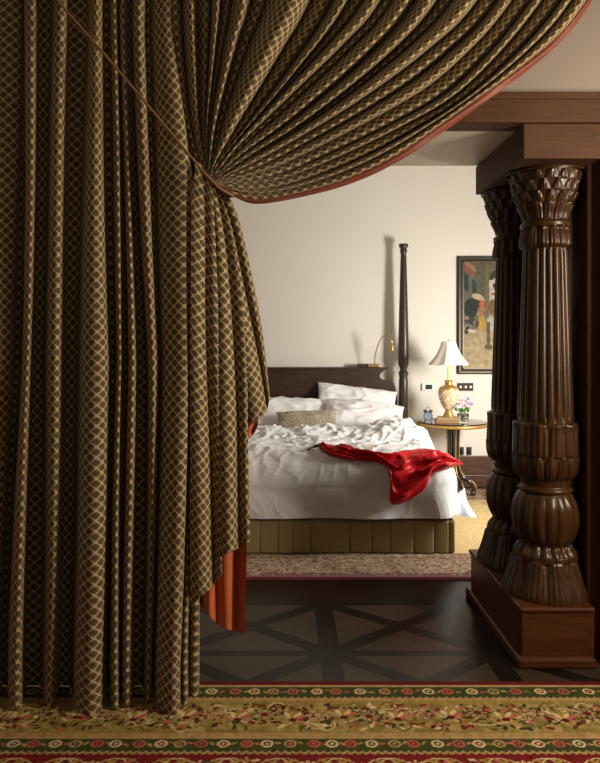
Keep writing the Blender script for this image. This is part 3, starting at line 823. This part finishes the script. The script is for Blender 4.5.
disp += edge*(0.006*np.sin(Uu*26+5*w1)*(0.5+fbm_grid(Uu*5, Vv*2, 4, 2)) + 0.010*rg2**2)
disp += 0.010*side*np.sin(Uu*7+w1*3+Vv*4) + 0.005*side*rg1**2
roll = 0.035*np.exp(-((Vv-5.86-0.05*np.sin(Uu*4))/0.10)**2)*flat
heap = 0.085*np.exp(-((Uu-0.93)/0.15)**2-((Vv-5.98)/0.22)**2) + 0.05*np.exp(-((Uu-0.80)/0.22)**2-((Vv-5.72)/0.16)**2)
disp += roll + heap
disp *= 1 - 1.7*np.abs(dx*dy)*side
tuck = np.clip((Vv-5.98)/0.2, 0, 1)*(Uu < 0.75)
X = X + nx*disp; Y = Y + ny*disp; Z = Z + nz*disp - 0.10*tuck**2
# loose corner flare at the right foot corner
DP = np.stack([X, Y, Z], 2)
duv = grid_obj('duvet', DP, MAT['linen'])
tag(duv, 'crumpled white duvet draped over the foot of the bed', 'duvet')
m = duv.modifiers.new('sub', 'SUBSURF'); m.levels = 1; m.render_levels = 1
# bluish sheet corner hanging out on the right
a0, a1, a2, a3 = at(457, 494, 5.0), at(465, 488, 5.1), at(456, 516, 4.97), at(477.5, 517.5, 5.02)
P = []
for j in range(16):
    rowp = []
    for i in range(24):
        fu, fv = i/23, j/15
        p = (a0*(1-fu)+a1*fu)*(1-fv) + (a2*(1-fu)+a3*fu)*fv
        p.y += 0.010*math.sin(fu*7)*fv; p.x -= 0.022*fu*math.sin(fv*PI)
        rowp.append(tuple(p))
    P.append(rowp)
o = grid_obj('bed_sheet', np.array(P), MAT['sheet'], bed); o['label'] = 'bluish white sheet corner hanging out'

# pillows
def pillow(name, label, cat, loc, w, h, th, rot, mat, seed, group=None, wr=1.0, corner=0.10):
    n = 56
    g = np.linspace(-1, 1, n)
    Uu, Vv = np.meshgrid(g, g)
    sh = lambda a: np.sign(a)*np.abs(a)**0.85
    px = Uu*(w/2)*(1-corner*(1-Uu**2*0)*Vv**2*0 - corner*0.6*(1-np.abs(Vv)**2)*np.abs(Uu)**4)
    py = Vv*(h/2)*(1-corner*0.6*(1-np.abs(Uu)**2)*np.abs(Vv)**4)
    prof_ = (np.clip(1-np.abs(Uu)**2.6, 0, 1)**0.55)*(np.clip(1-np.abs(Vv)**2.6, 0, 1)**0.55)
    w0 = fbm_grid(Uu*1.6+seed, Vv*1.6, seed, 3); rgd = 1-np.minimum(1, np.abs(fbm_grid(Uu*1.5+0.5*Vv+seed, Vv*1.1-0.4*Uu+seed, 2.0*seed, 2))*2.2)
    zf_ = th/2*prof_*(1+0.25*w0) + wr*0.020*rgd**2*prof_**0.5
    zb_ = -th/2*prof_
    vs, fs = [], []
    idx = np.arange(n*n).reshape(n, n)
    top = np.stack([px, py, zf_], 2).reshape(-1, 3); bot = np.stack([px, py, zb_-0.003], 2).reshape(-1, 3)
    for j in range(n-1):
        for i in range(n-1):
            q = (idx[j, i], idx[j, i+1], idx[j+1, i+1], idx[j+1, i])
            fs.append(tuple(int(k) for k in q)); fs.append(tuple(int(k)+n*n for k in reversed(q)))
    rim = list(idx[0, :]) + list(idx[1:, -1]) + list(idx[-1, -2::-1]) + list(idx[-2:0:-1, 0])
    for k in range(len(rim)):
        a, b = int(rim[k]), int(rim[(k+1) % len(rim)])
        fs.append((a, a+n*n, b+n*n, b))
    me = mesh_from(np.vstack([top, bot]).tolist(), fs, name)
    o = link(name, me, mat); o.location = loc; o.rotation_euler = rot
    return tag(o, label, cat, group)
R_ = math.radians
pillow('pillow', 'white pillow on the left of the bed behind the tweed cushion', 'pillow', (0.04, 6.56, 0.800), 0.78, 0.44, 0.17, (R_(34), R_(2), R_(3)), MAT['pillow'], 1.7, 'white pillows')
pillow('pillow', 'white pillow leaning on the headboard at the right, highest of the three', 'pillow', (0.70, 6.745, 0.875), 0.80, 0.40, 0.13, (R_(52), R_(7), R_(-2)), MAT['pillow'], 4.1, 'white pillows')
pillow('pillow', 'plump white pillow lying in front of the highest pillow, on the right', 'pillow', (0.74, 6.43, 0.795), 0.76, 0.44, 0.17, (R_(26), R_(5), R_(-5)), MAT['pillow'], 7.3, 'white pillows')
pillow('cushion', 'small oblong beige tweed cushion in front of the left pillow', 'cushion', (0.20, 6.26, 0.775), 0.56, 0.19, 0.11, (R_(48), R_(-2), R_(-2)), MAT['bolster'], 2.9, None, 0.3)

# red satin robe laid over the duvet, found by dropping it onto the duvet surface
bpy.context.view_layer.update()
dg = bpy.context.evaluated_depsgraph_get()
bvh = BVHTree.FromObject(duv, dg)
cam0 = Vector((0, 0, EYE))
top_l = catmull([(320,447),(335,449.5),(352,452.5),(372,455.5),(390,455),(405,452),(420,450.5),(433,451.5),(444,456),(453,464)], 110)
bot_l = catmull([(319,450),(332,456.5),(347,460),(364,461.5),(381,464),(391,475),(391,503),(409,499),(425,487),(431,474),(453,467)], 110)
nt_ = 34
P = np.empty((nt_, 110, 3)); Nrm = np.empty_like(P)
for i in range(110):
    for j in range(nt_):
        f = j/(nt_-1); q = top_l[i]*(1-f)+bot_l[i]*f
        d = Vector(((q[0]-CX)/F, 1, -(q[1]-CY)/F)).normalized()
        h, nn, _, dist = bvh.ray_cast(cam0, d)
        if h is None: h, nn = Vector(P[j, i-1]), Vector(Nrm[j, i-1])
        if nn.dot(d) > 0: nn = -nn
        P[j, i] = h; Nrm[j, i] = nn
for _ in range(3):
    Nrm[1:-1, 1:-1] = (Nrm[1:-1, 1:-1]*2 + Nrm[:-2, 1:-1]+Nrm[2:, 1:-1]+Nrm[1:-1, :-2]+Nrm[1:-1, 2:])/6
    P[1:-1, 1:-1] = (P[1:-1, 1:-1]*2 + P[:-2, 1:-1]+P[2:, 1:-1]+P[1:-1, :-2]+P[1:-1, 2:])/6
Nrm /= np.linalg.norm(Nrm, axis=2)[..., None]
ii, jj = np.meshgrid(np.linspace(0, 1, 110), np.linspace(0, 1, nt_))
n1 = fbm_grid(ii*3, jj*2, 3.3, 3); n2 = 1-np.minimum(1, np.abs(fbm_grid(ii*3.2+jj*1.2+n1*.6, jj*4.5-ii*2, 7.7, 2))*2.2)
fold = 0.5+0.5*np.sin(jj*13 + ii*5 + n1*5)
env = np.clip(jj/.1, 0, 1)*np.clip((1-jj)/.1, 0, 1)
off = 0.012 + env*(0.026*fold + 0.035*n2**2)
P = P + Nrm*off[..., None]
robe = grid_obj('silk_robe', P, MAT['satin'])
tag(robe, 'crumpled red satin robe thrown over the foot of the white duvet', 'robe')
m = robe.modifiers.new('sub', 'SUBSURF'); m.levels = 1; m.render_levels = 1
m = robe.modifiers.new('sol', 'SOLIDIFY'); m.thickness = 0.004
# dark strap end
sp = []
for q in ((322,449),(317,448),(312,449.5),(307,452.5)):
    d = Vector(((q[0]-CX)/F, 1, -(q[1]-CY)/F)).normalized(); h, nn, _, _ = bvh.ray_cast(cam0, d); sp.append(tuple(h+Vector((0, -.01, .018))))
st = tube('strap', sp, 0.014, MAT['darkcloth'], robe, n=24, seg=8, rfun=lambda t: 0.017*(1-0.55*t)); st['label'] = 'dark end of the robe strap'

# reading lamp above the headboard
k = 6.93/F
rl = thing('reading_lamp', 'slim curved brass reading lamp above the headboard', 'lamp', (xf(368), 6.93, zf(367)))
def loc_of(o, p): o.location = (-p.location[0], -p.location[1], -p.location[2]); return o
loc_of(box_obj('wall_mount', (xf(357.5), xf(380), 6.90, 6.955, zf(368)+.009, zf(364)), MAT['bedwood'], rl, 0.004), rl)
loc_of(box_obj('brass_plate', (xf(368), xf(379.5), 6.885, 6.90, zf(368)+.010, zf(364.3)), MAT['brass'], rl, 0.003), rl)
arm = [(xf(374.5), 6.89, zf(364)), (xf(375), 6.86, zf(356)), (xf(378), 6.80, zf(345)), (xf(382), 6.74, zf(337.5)), (xf(386.5), 6.70, zf(335)), (xf(391), 6.68, zf(339)), (xf(392), 6.68, zf(344))]
arm = [((p[0])*p[1]/6.90, p[1], EYE+(p[2]-EYE)*p[1]/6.90) for p in arm]
loc_of(tube('arm', arm, 0.006, MAT['brass'], rl, n=50), rl)
e = arm[-1]
lathe('lamp_head', [(.001, 0.03), (.010, .03), (.012, .0), (.02, -.03), (.021, -.045), (.001, -.045)], MAT['brass'], rl, 20, loc=(e[0]-rl.location[0], e[1]-rl.location[1], e[2]-rl.location[2]-.02))

# ------------------------------------------------------------------ bedside table and what stands on it
TX, TY, TZ = 1.61, 6.60, 0.72
tb = thing('bedside_table', 'round bedside table with gilt rim and gilt edged pedestal legs', 'table', (TX, TY, 0))
lathe('table_top', [(.001, TZ-.008), (.315, TZ-.008), (.318, TZ-.001), (.31, TZ), (.001, TZ)], MAT['tabledark'], tb, 64)
lathe('rim', [(.316, TZ-.012), (.332, TZ-.010), (.336, TZ-.018), (.336, TZ-.030), (.326, TZ-.040), (.30, TZ-.040), (.30, TZ-.009), (.316, TZ-.009)], MAT['gilt'], tb, 64)
lathe('collar', [(.001, TZ-.042), (.10, TZ-.042), (.10, TZ-.06), (.06, TZ-.08), (.001, TZ-.08)], MAT['gilt'], tb, 40)
for kx, a in enumerate((R_(200), R_(-15), R_(-75), R_(90))):
    c, s_ = math.cos(a), math.sin(a)
    pts = [(.045, .65), (.04, .45), (.045, .28), (.09, .19), (.16, .15), (.20, .09), (.19, .037)]
    lg = tube('leg', [(p*c, p*s_, z) for p, z in pts], .022, MAT['tabledark'], tb, n=50, seg=10, rfun=lambda t: .024-.004*t)
    tube('gilt_edge', [((p+.020)*c, (p+.020)*s_, z+.004) for p, z in pts], .006, MAT['gilt'], lg, n=50, seg=8)
    bm = bmesh.new(); bmesh.ops.create_uvsphere(bm, u_segments=16, v_segments=10, radius=.028, matrix=Matrix.Translation((.19*c, .19*s_, .041)))
    bm_obj('foot', bm, MAT['tabledark'], lg)

# books
def book(x, y, z, d, w, h, rot, cov, label):
    b = thing('book', label, 'book', (x, y, z), 'books under the table lamp', (0, 0, rot))
    bm = bmesh.new(); box(bm, -w/2, w/2, -d/2, d/2, 0, .003); box(bm, -w/2, w/2, -d/2, d/2, h-.003, h); box(bm, -w/2, -w/2+.004, -d/2, d/2, .003, h-.003)
    bm_obj('cover', bm, cov, b, False)
    box_obj('pages', (-w/2+.004, w/2-.005, -d/2+.004, d/2-.004, .003, h-.003), MAT['paper'], b)
book(1.53, 6.50, TZ+.001, .21, .15, .030, R_(84), MAT['bookcover'], 'brown bound book at the bottom under the table lamp')
book(1.535, 6.50, TZ+.032, .19, .14, .022, R_(80), MAT['bookgreen'], 'ochre book on top of the brown one, right under the lamp base')

# table lamp
LX, LY, LZ = 1.548, 6.50, TZ+.055
lp = thing('table_lamp', 'table lamp with bell shaped cream shade and gilt patterned urn base', 'lamp', (LX, LY, LZ))
q = 6.5/F
lz = lambda py: EYE-(py-CY)*q - LZ
lathe('lamp_base', catmull([(.001, 0), (.055, 0), (.052, .008), (.046, .02), (.036, .045), (.028, .062), (.034, .070)], 40).tolist(), MAT['gilt'], lp, 40)
lathe('urn', catmull([(.028, .066), (.048, .085), (.078, .14), (.094, .20), (.098, .235), (.088, .262)], 40).tolist(), MAT['urn'], lp, 48)
lathe('urn_cap', catmull([(.089, .262), (.084, .275), (.055, .292), (.036, .303), (.034, .328), (.04, .335), (.030, .345), (.001, .347)], 40).tolist(), MAT['gilt'], lp, 40)
lathe('stem', [(.009, .344), (.009, lz(362))], MAT['brass'], lp, 14)
zb, zt2 = lz(364.5), lz(341.5)
def shade_r(t): return .066 + (.19-.066)*(0.42*t + 0.58*t**2.2)
th = np.linspace(0, 2*PI, 96, endpoint=False)
P = []
for j in range(30):
    t = 1-j/29
    r0 = shade_r(t)
    oct_ = np.cos(PI/8)/np.cos(((th+PI/8) % (PI/4))-PI/8)
    z = zb+(zt2-zb)*(1-t) + 0.008*t*np.cos(8*(th+PI/8))*0.6
    P.append(np.stack([r0*oct_*np.cos(th), r0*oct_*np.sin(th), z], 1))
o = grid_obj('lamp_shade', np.array(P), MAT['shade'], lp, closed_u=True)
m = o.modifiers.new('s', 'SOLIDIFY'); m.thickness = .003
lathe('finial', [(.001, zt2+.02), (.008, zt2+.012), (.005, zt2), (.009, zt2-.012), (.001, zt2-.013)], MAT['brass'], lp, 14)
for a in (0, 2*PI/3, 4*PI/3):
    tube('shade_spoke', [(0, 0, zt2-.012), (.03*math.cos(a), .03*math.sin(a), zt2-.012), (.062*math.cos(a), .062*math.sin(a), zt2-.010)], .002, MAT['brass'], lp, n=6, seg=6)
# the cable down behind the table
o = tube('lamp_cable', [(LX-.04, 6.62, TZ+.006), (LX-.12, 6.85, TZ+.006), (LX-.14, 6.965, .70), (LX-.13, 6.97, .55), (LX-.15, 6.97, .40), (LX-.12, 6.97, .335)], .005, MAT['wire'], n=60, seg=8)
tag(o, 'white lamp cable hanging behind the bedside table', 'cable')

# alarm clock
AX, AY = (428-CX)*6.48/F, 6.48
ck = thing('alarm_clock', 'small dark blue twin bell alarm clock on the bedside table', 'clock', (AX, AY, TZ+.001), None, (0, 0, R_(-12)))
bm = bmesh.new(); bmesh.ops.create_cone(bm, cap_ends=True, segments=36, radius1=.042, radius2=.042, depth=.035, matrix=Matrix.Translation((0, 0, .062)) @ Matrix.Rotation(PI/2, 4, 'X'))
autosmooth(bm_obj('case', bm, MAT['clockblue'], ck))
bm = bmesh.new(); bmesh.ops.create_cone(bm, cap_ends=True, segments=36, radius1=.034, radius2=.034, depth=.004, matrix=Matrix.Translation((0, -.019, .062)) @ Matrix.Rotation(PI/2, 4, 'X'))
dial = autosmooth(bm_obj('dial', bm, MAT['clockface'], ck))
bm = bmesh.new(); box(bm, -.0015, .0015, -.0225, -.0212, .060, .088); bm_obj('minute_hand', bm, MAT['black'], dial, False)
bm = bmesh.new(); box(bm, 0, .018, -.0225, -.0212, .0605, .0635); bm_obj('hour_hand', bm, MAT['black'], dial, False)
for sg in (-1, 1):
    bm = bmesh.new(); bmesh.ops.create_uvsphere(bm, u_segments=18, v_segments=10, radius=.019, matrix=Matrix.Translation((sg*.026, 0, .108)) @ Matrix.Diagonal((1, 1, .75, 1)))
    bm_obj('bell', bm, MAT['clockblue'], ck)
    tube('foot', [(sg*.022, 0, .03), (sg*.028, 0, .015), (sg*.034, 0, .0)], .005, MAT['clockblue'], ck, n=8, seg=8)
tube('carry_handle', [(-.018, 0, .12), (-.012, 0, .14), (0, 0, .147), (.012, 0, .14), (.018, 0, .12)], .0025, MAT['clockblue'], ck, n=16, seg=6)

# flower vase
FX, FY = (463-CX)*6.47/F, 6.47
vs = thing('flower_vase', 'short clear glass vase of lilac flowers on the bedside table', 'vase', (FX, FY, TZ+.001))
lathe('glass_cup', [(.001, 0), (.045, 0), (.05, .006), (.052, .045), (.055, .085), (.052, .085), (.048, .046), (.046, .010), (.001, .008)], MAT['glass'], vs, 36)
lathe('water', [(.001, .0085), (.0445, .0105), (.0465, .045), (.001, .045)], MAT['water'], vs, 36)
rn = random.Random(11)
for i, (dx, dz, dy) in enumerate(((-.105, .165, -.02), (-.075, .195, .01), (-.045, .16, -.03), (-.012, .205, .0), (.03, .185, -.02), (.062, .215, .01), (.075, .165, -.01), (.02, .15, -.045), (-.06, .14, -.05))):
    names = ['lilac flower drooping lowest on the left, towards the lamp urn', 'lilac flower second from the left in the vase', 'lilac flower in front of the urn edge, left of the stems', 'tall pale flower at the middle of the bunch', 'lilac flower right of the middle in the vase', 'tall pale flower highest on the right of the bunch', 'lilac flower furthest right in the vase', 'low lilac flower at the front of the bunch', 'low pale flower at the front left of the bunch']
    fl = thing('flower', names[i], 'flower', (FX, FY, TZ+.012), 'flowers in the glass vase')
    tube('stem', [(rn.uniform(-.02, .02), rn.uniform(-.02, .02), 0.0), (dx*.35, dy*.4, .09), (dx*.9, dy*.9, dz-.02), (dx, dy, dz)], .0022, MAT['leaf'], fl, n=16, seg=6)
    bm = bmesh.new()
    for p in range(14):
        a = rn.uniform(0, 2*PI); b = rn.uniform(-.3, 1.2)
        c = Vector((math.cos(a)*math.cos(b), math.sin(a)*math.cos(b), math.sin(b)))*.017 + Vector((dx, dy, dz))
        bmesh.ops.create_uvsphere(bm, u_segments=8, v_segments=6, radius=.012, matrix=Matrix.Translation(c) @ Matrix.Rotation(a, 4, 'Z') @ Matrix.Diagonal((1.1, .8, .6, 1)))
    bm_obj('bloom', bm, MAT['petalpale'] if i in (3, 5, 8) else MAT['petal'], fl)
    for q in range(2):
        a = rn.uniform(0, 2*PI); z0 = rn.uniform(.085, .12); L0 = rn.uniform(.03, .05)
        c = Vector((dx*.5, dy*.5, z0)); dr = Vector((math.cos(a), math.sin(a)*.6, .5)).normalized(); sd = dr.cross(Vector((0, 1, .2))).normalized()
        vts = [c, c+dr*L0*.5+sd*.012, c+dr*L0, c+dr*L0*.5-sd*.012, c+dr*L0*.5+Vector((0, -.004, .004))]
        link('leaf', mesh_from(vts, [(0, 1, 4), (1, 2, 4), (2, 3, 4), (3, 0, 4)]), MAT['leaf'], fl)

# ------------------------------------------------------------------ things on the back wall
yw = BACK
def wx(px): return (px-CX)*7.03/F
def wz(py): return EYE-(py-CY)*7.03/F
th_ = thing('wall_mounted_thermostat', 'small white wall thermostat with dark green screen left of the lamp', 'thermostat', (wx(428), yw, wz(387)))
box_obj('housing', (-.062, .062, -.026, 0, -.036, .036), MAT['white'], th_, .005)
box_obj('screen', (-.028, .042, -.029, -.026, -.022, .024), MAT['lcd'], th_, .001)
sw = thing('switch_plate', 'dark brown switch plate with three pale knobs right of the lamp', 'switch', (wx(466), yw, wz(387)))
box_obj('plate', (-.085, .078, -.012, 0, -.04, .04), MAT['plate'], sw, .003)
for i in range(3):
    bm = bmesh.new(); bmesh.ops.create_cone(bm, cap_ends=True, segments=20, radius1=.015, radius2=.012, depth=.014, matrix=Matrix.Translation((-.055+.052*i, -.019, .0)) @ Matrix.Rotation(PI/2, 4, 'X'))
    autosmooth(bm_obj('knob', bm, MAT['knob'], sw))
for px, w, lab in ((462, .040, 'black wall socket just above the skirting, left of the pair'), (469.5, .046, 'black wall socket just above the skirting, right of the pair')):
    so = thing('wall_socket', lab, 'socket', (wx(px), yw, wz(451)), 'black sockets above the skirting')
    box_obj('socket_plate', (-w/2, w/2, -.022, 0, -.04, .04), MAT['black'], so, .004)
    box_obj('plug', (-w/2+.008, w/2-.008, -.05, -.022, -.015, .022), MAT['black'], so, .006)

# framed painting
fx0, fx1, fz0, fz1 = wx(457.5), wx(519), wz(374), wz(256.5)
fp = thing('framed_painting', 'tall framed painting of a street scene with figures behind the columns', 'painting', ((fx0+fx1)/2, yw, (fz0+fz1)/2))
W, H_ = (fx1-fx0)/2, (fz1-fz0)/2
bm = bmesh.new(); fw = .052
box(bm, -W, -W+fw, -.035, 0, -H_, H_); box(bm, W-fw, W, -.035, 0, -H_, H_); box(bm, -W+fw, W-fw, -.035, 0, H_-fw, H_); box(bm, -W+fw, W-fw, -.035, 0, -H_, -H_+fw)
bevel(bm_obj('frame', bm, MAT['frame'], fp, False), .006)
bm = bmesh.new(); f2 = .012; a = W-fw+.002; b = H_-fw+.002
box(bm, -a, -a+f2, -.030, -.018, -b, b); box(bm, a-f2, a, -.030, -.018, -b, b); box(bm, -a, a, -.030, -.018, b-f2, b); box(bm, -a, a, -.030, -.018, -b, -b+f2)
o = bm_obj('gilt_slip', bm, MAT['framegold'], fp, False)
bm = bmesh.new(); g0 = W-.020
for sx in (-1, 1): box(bm, sx*g0-.005, sx*g0+.005, -.040, -.034, -H_+.015, H_-.015)
for sz in (-1, 1): box(bm, -g0, g0, -.040, -.034, sz*(H_-.020)-.005, sz*(H_-.020)+.005)
bm_obj('gilt_bead', bm, MAT['framegold'], fp, False)
gx = np.linspace(-a, a, 110); gz = np.linspace(-b, b, 220)
GX, GZ = np.meshgrid(gx, gz)
PXc = 457.5 + (GX+W)/(2*W)*61.5; PYc = 374 - (GZ+H_)/(2*H_)*117.5       # paint coordinates
Cn = np.empty(GX.shape+(3,))
tg = np.clip((PYc-333)/40, 0, 1)[..., None]
Cn[:] = np.array(lin((186, 164, 120)))*(1-tg) + np.array(lin((204, 180, 130)))*tg
def poly(pts, col):
    pts = np.array(pts, float); ins = np.zeros(GX.shape, bool)
    j = len(pts)-1
    for i in range(len(pts)):
        xi, yi, xj, yj = *pts[i], *pts[j]
        cond = ((yi > PYc) != (yj > PYc)) & (PXc < (xj-xi)*(PYc-yi)/(yj-yi+1e-9)+xi)
        ins ^= cond; j = i
    Cn[ins] = lin(col)
def oval(cx, cy, rx, ry, col, ang=0):
    c, s_ = math.cos(ang), math.sin(ang); dx_, dy_ = PXc-cx, PYc-cy
    Cn[((dx_*c+dy_*s_)/rx)**2+((-dx_*s_+dy_*c)/ry)**2 < 1] = lin(col)
poly([(462, 255), (520, 255), (520, 335), (462, 328)], (150, 136, 104))
poly([(462, 256), (489, 256), (489, 318), (462, 326)], (112, 110, 84))
poly([(462, 260), (474, 272), (474, 278), (462, 268)], (158, 92, 62)); poly([(463, 258), (476, 268), (476, 273), (463, 262)], (176, 128, 92))
poly([(464, 272), (469, 276), (469, 292), (464, 290)], (48, 70, 66)); poly([(472, 279), (476, 282), (476, 294), (472, 293)], (48, 70, 66))
for i in range(6): poly([(476+i*2.3, 262), (477+i*2.3, 262), (477+i*2.3, 306), (476+i*2.3, 306)], (84, 84, 62))
poly([(486, 257), (497, 257), (497, 300), (486, 310)], (124, 112, 74)); poly([(497, 258), (520, 258), (520, 272), (497, 270)], (206, 188, 140))
oval(502, 282, 13, 14, (70, 62, 48)); poly([(489, 280), (520, 280), (520, 318), (489, 318)], (206, 196, 172)); oval(503, 286, 12, 11, (208, 200, 178))
oval(477, 301, 8, 4, (196, 170, 128)); oval(471, 308, 7, 10, (42, 48, 40)); oval(475, 303, 9, 5, (46, 50, 40)); oval(478, 297, 6, 3, (206, 184, 142), .3)
oval(482, 304, 3, 4, (196, 84, 48)); oval(481, 313, 4, 7, (168, 120, 70), .3); poly([(479, 316), (485, 318), (484, 331), (478, 332)], (206, 160, 40)); oval(484, 322, 2, 7, (196, 150, 40), -.2)
oval(494, 308, 6.5, 9, (164, 122, 60)); oval(492, 307, 4, 7, (136, 96, 46)); oval(496.5, 288, 3, 3.6, (116, 62, 38)); oval(495.5, 285.5, 3.2, 2, (92, 34, 26)); oval(496, 294, 5, 1.6, (176, 84, 48))
poly([(487, 318), (500, 316), (502, 330), (494, 334), (488, 328)], (196, 186, 168)); poly([(487, 322), (490, 322), (490, 346), (487, 346)], (112, 88, 56)); oval(488.5, 347, 4, 3, (112, 100, 66)); poly([(497, 330), (500, 330), (500, 350), (497, 350)], (96, 76, 52))
for (cx_, cy_, ax, ay, an, col) in ((469, 322, 5, 2.2, .5, (70, 60, 70)), (474, 327, 4, 1.8, -.6, (120, 104, 110)), (467, 330, 2.2, 4.5, .3, (64, 54, 50)), (472, 331, 5, 1.5, .2, (206, 194, 164)), (477, 324, 2, 4, .2, (96, 70, 44)), (466, 318, 3, 2, 0, (150, 128, 98)), (472, 319, 3, 2, .4, (58, 56, 64))):
    oval(cx_, cy_, ax, ay, col, an)
poly([(506, 300), (514, 296), (516, 345), (507, 347)], (150, 108, 72)); oval(510, 291, 3.4, 4, (110, 70, 48))
Cn *= (0.62*(1+0.35*fbm_grid(GX*22, GZ*22, 1.0, 3)))[..., None]
Cn = Cn*0.85 + 0.15*Cn.mean(2, keepdims=True)
grid_obj('canvas', np.stack([GX, np.full(GX.shape, -.020), GZ], 2), MAT['canvas'], fp, col=Cn)

# ------------------------------------------------------------------ camera
cam = bpy.data.cameras.new('camera'); co = bpy.data.objects.new('camera', cam); COL.objects.link(co)
co.location = (0, 0, EYE); co.rotation_euler = (PI/2, 0, 0)
cam.sensor_width = 36; cam.lens = F/763*36
cam.shift_x = (300-CX)/763; cam.shift_y = -(381.5-CY)/763
cam.clip_start = 0.05
scn.camera = co

# ------------------------------------------------------------------ light
def area(name, loc, target, sx, sy, power, col):
    l = bpy.data.lights.new(name, 'AREA'); l.shape = 'RECTANGLE'; l.size = sx; l.size_y = sy; l.energy = power; l.color = col
    o = bpy.data.objects.new(name, l); COL.objects.link(o); o.location = loc
    o.rotation_euler = (Vector(target)-Vector(loc)).to_track_quat('-Z', 'Y').to_euler()
    return o
area('window_light', (2.58, 4.72, 1.40), (0.5, 6.8, 1.0), 0.40, 0.7, 84, (1.0, 0.95, 0.87))
area('bedroom_fill', (-1.2, 5.6, 3.3), (0.0, 5.9, 0), 1.6, 1.6, 2, (1.0, 0.92, 0.83))
area('front_room_window', (2.45, 1.75, 2.0), (-0.7, 2.85, 1.4), 0.5, 1.0, 82, (1.0, 0.86, 0.66))
area('front_room_fill', (0.6, -0.6, 2.4), (0.2, 2.9, 1.0), 1.2, 1.2, 4, (1.0, 0.86, 0.68))
w = bpy.data.worlds.new('world'); scn.world = w; w.use_nodes = True
w.node_tree.nodes['Background'].inputs[0].default_value = (0.9, 0.8, 0.7, 1); w.node_tree.nodes['Background'].inputs[1].default_value = 0.008
scn.view_settings.view_transform = 'Standard'; scn.view_settings.look = 'None'
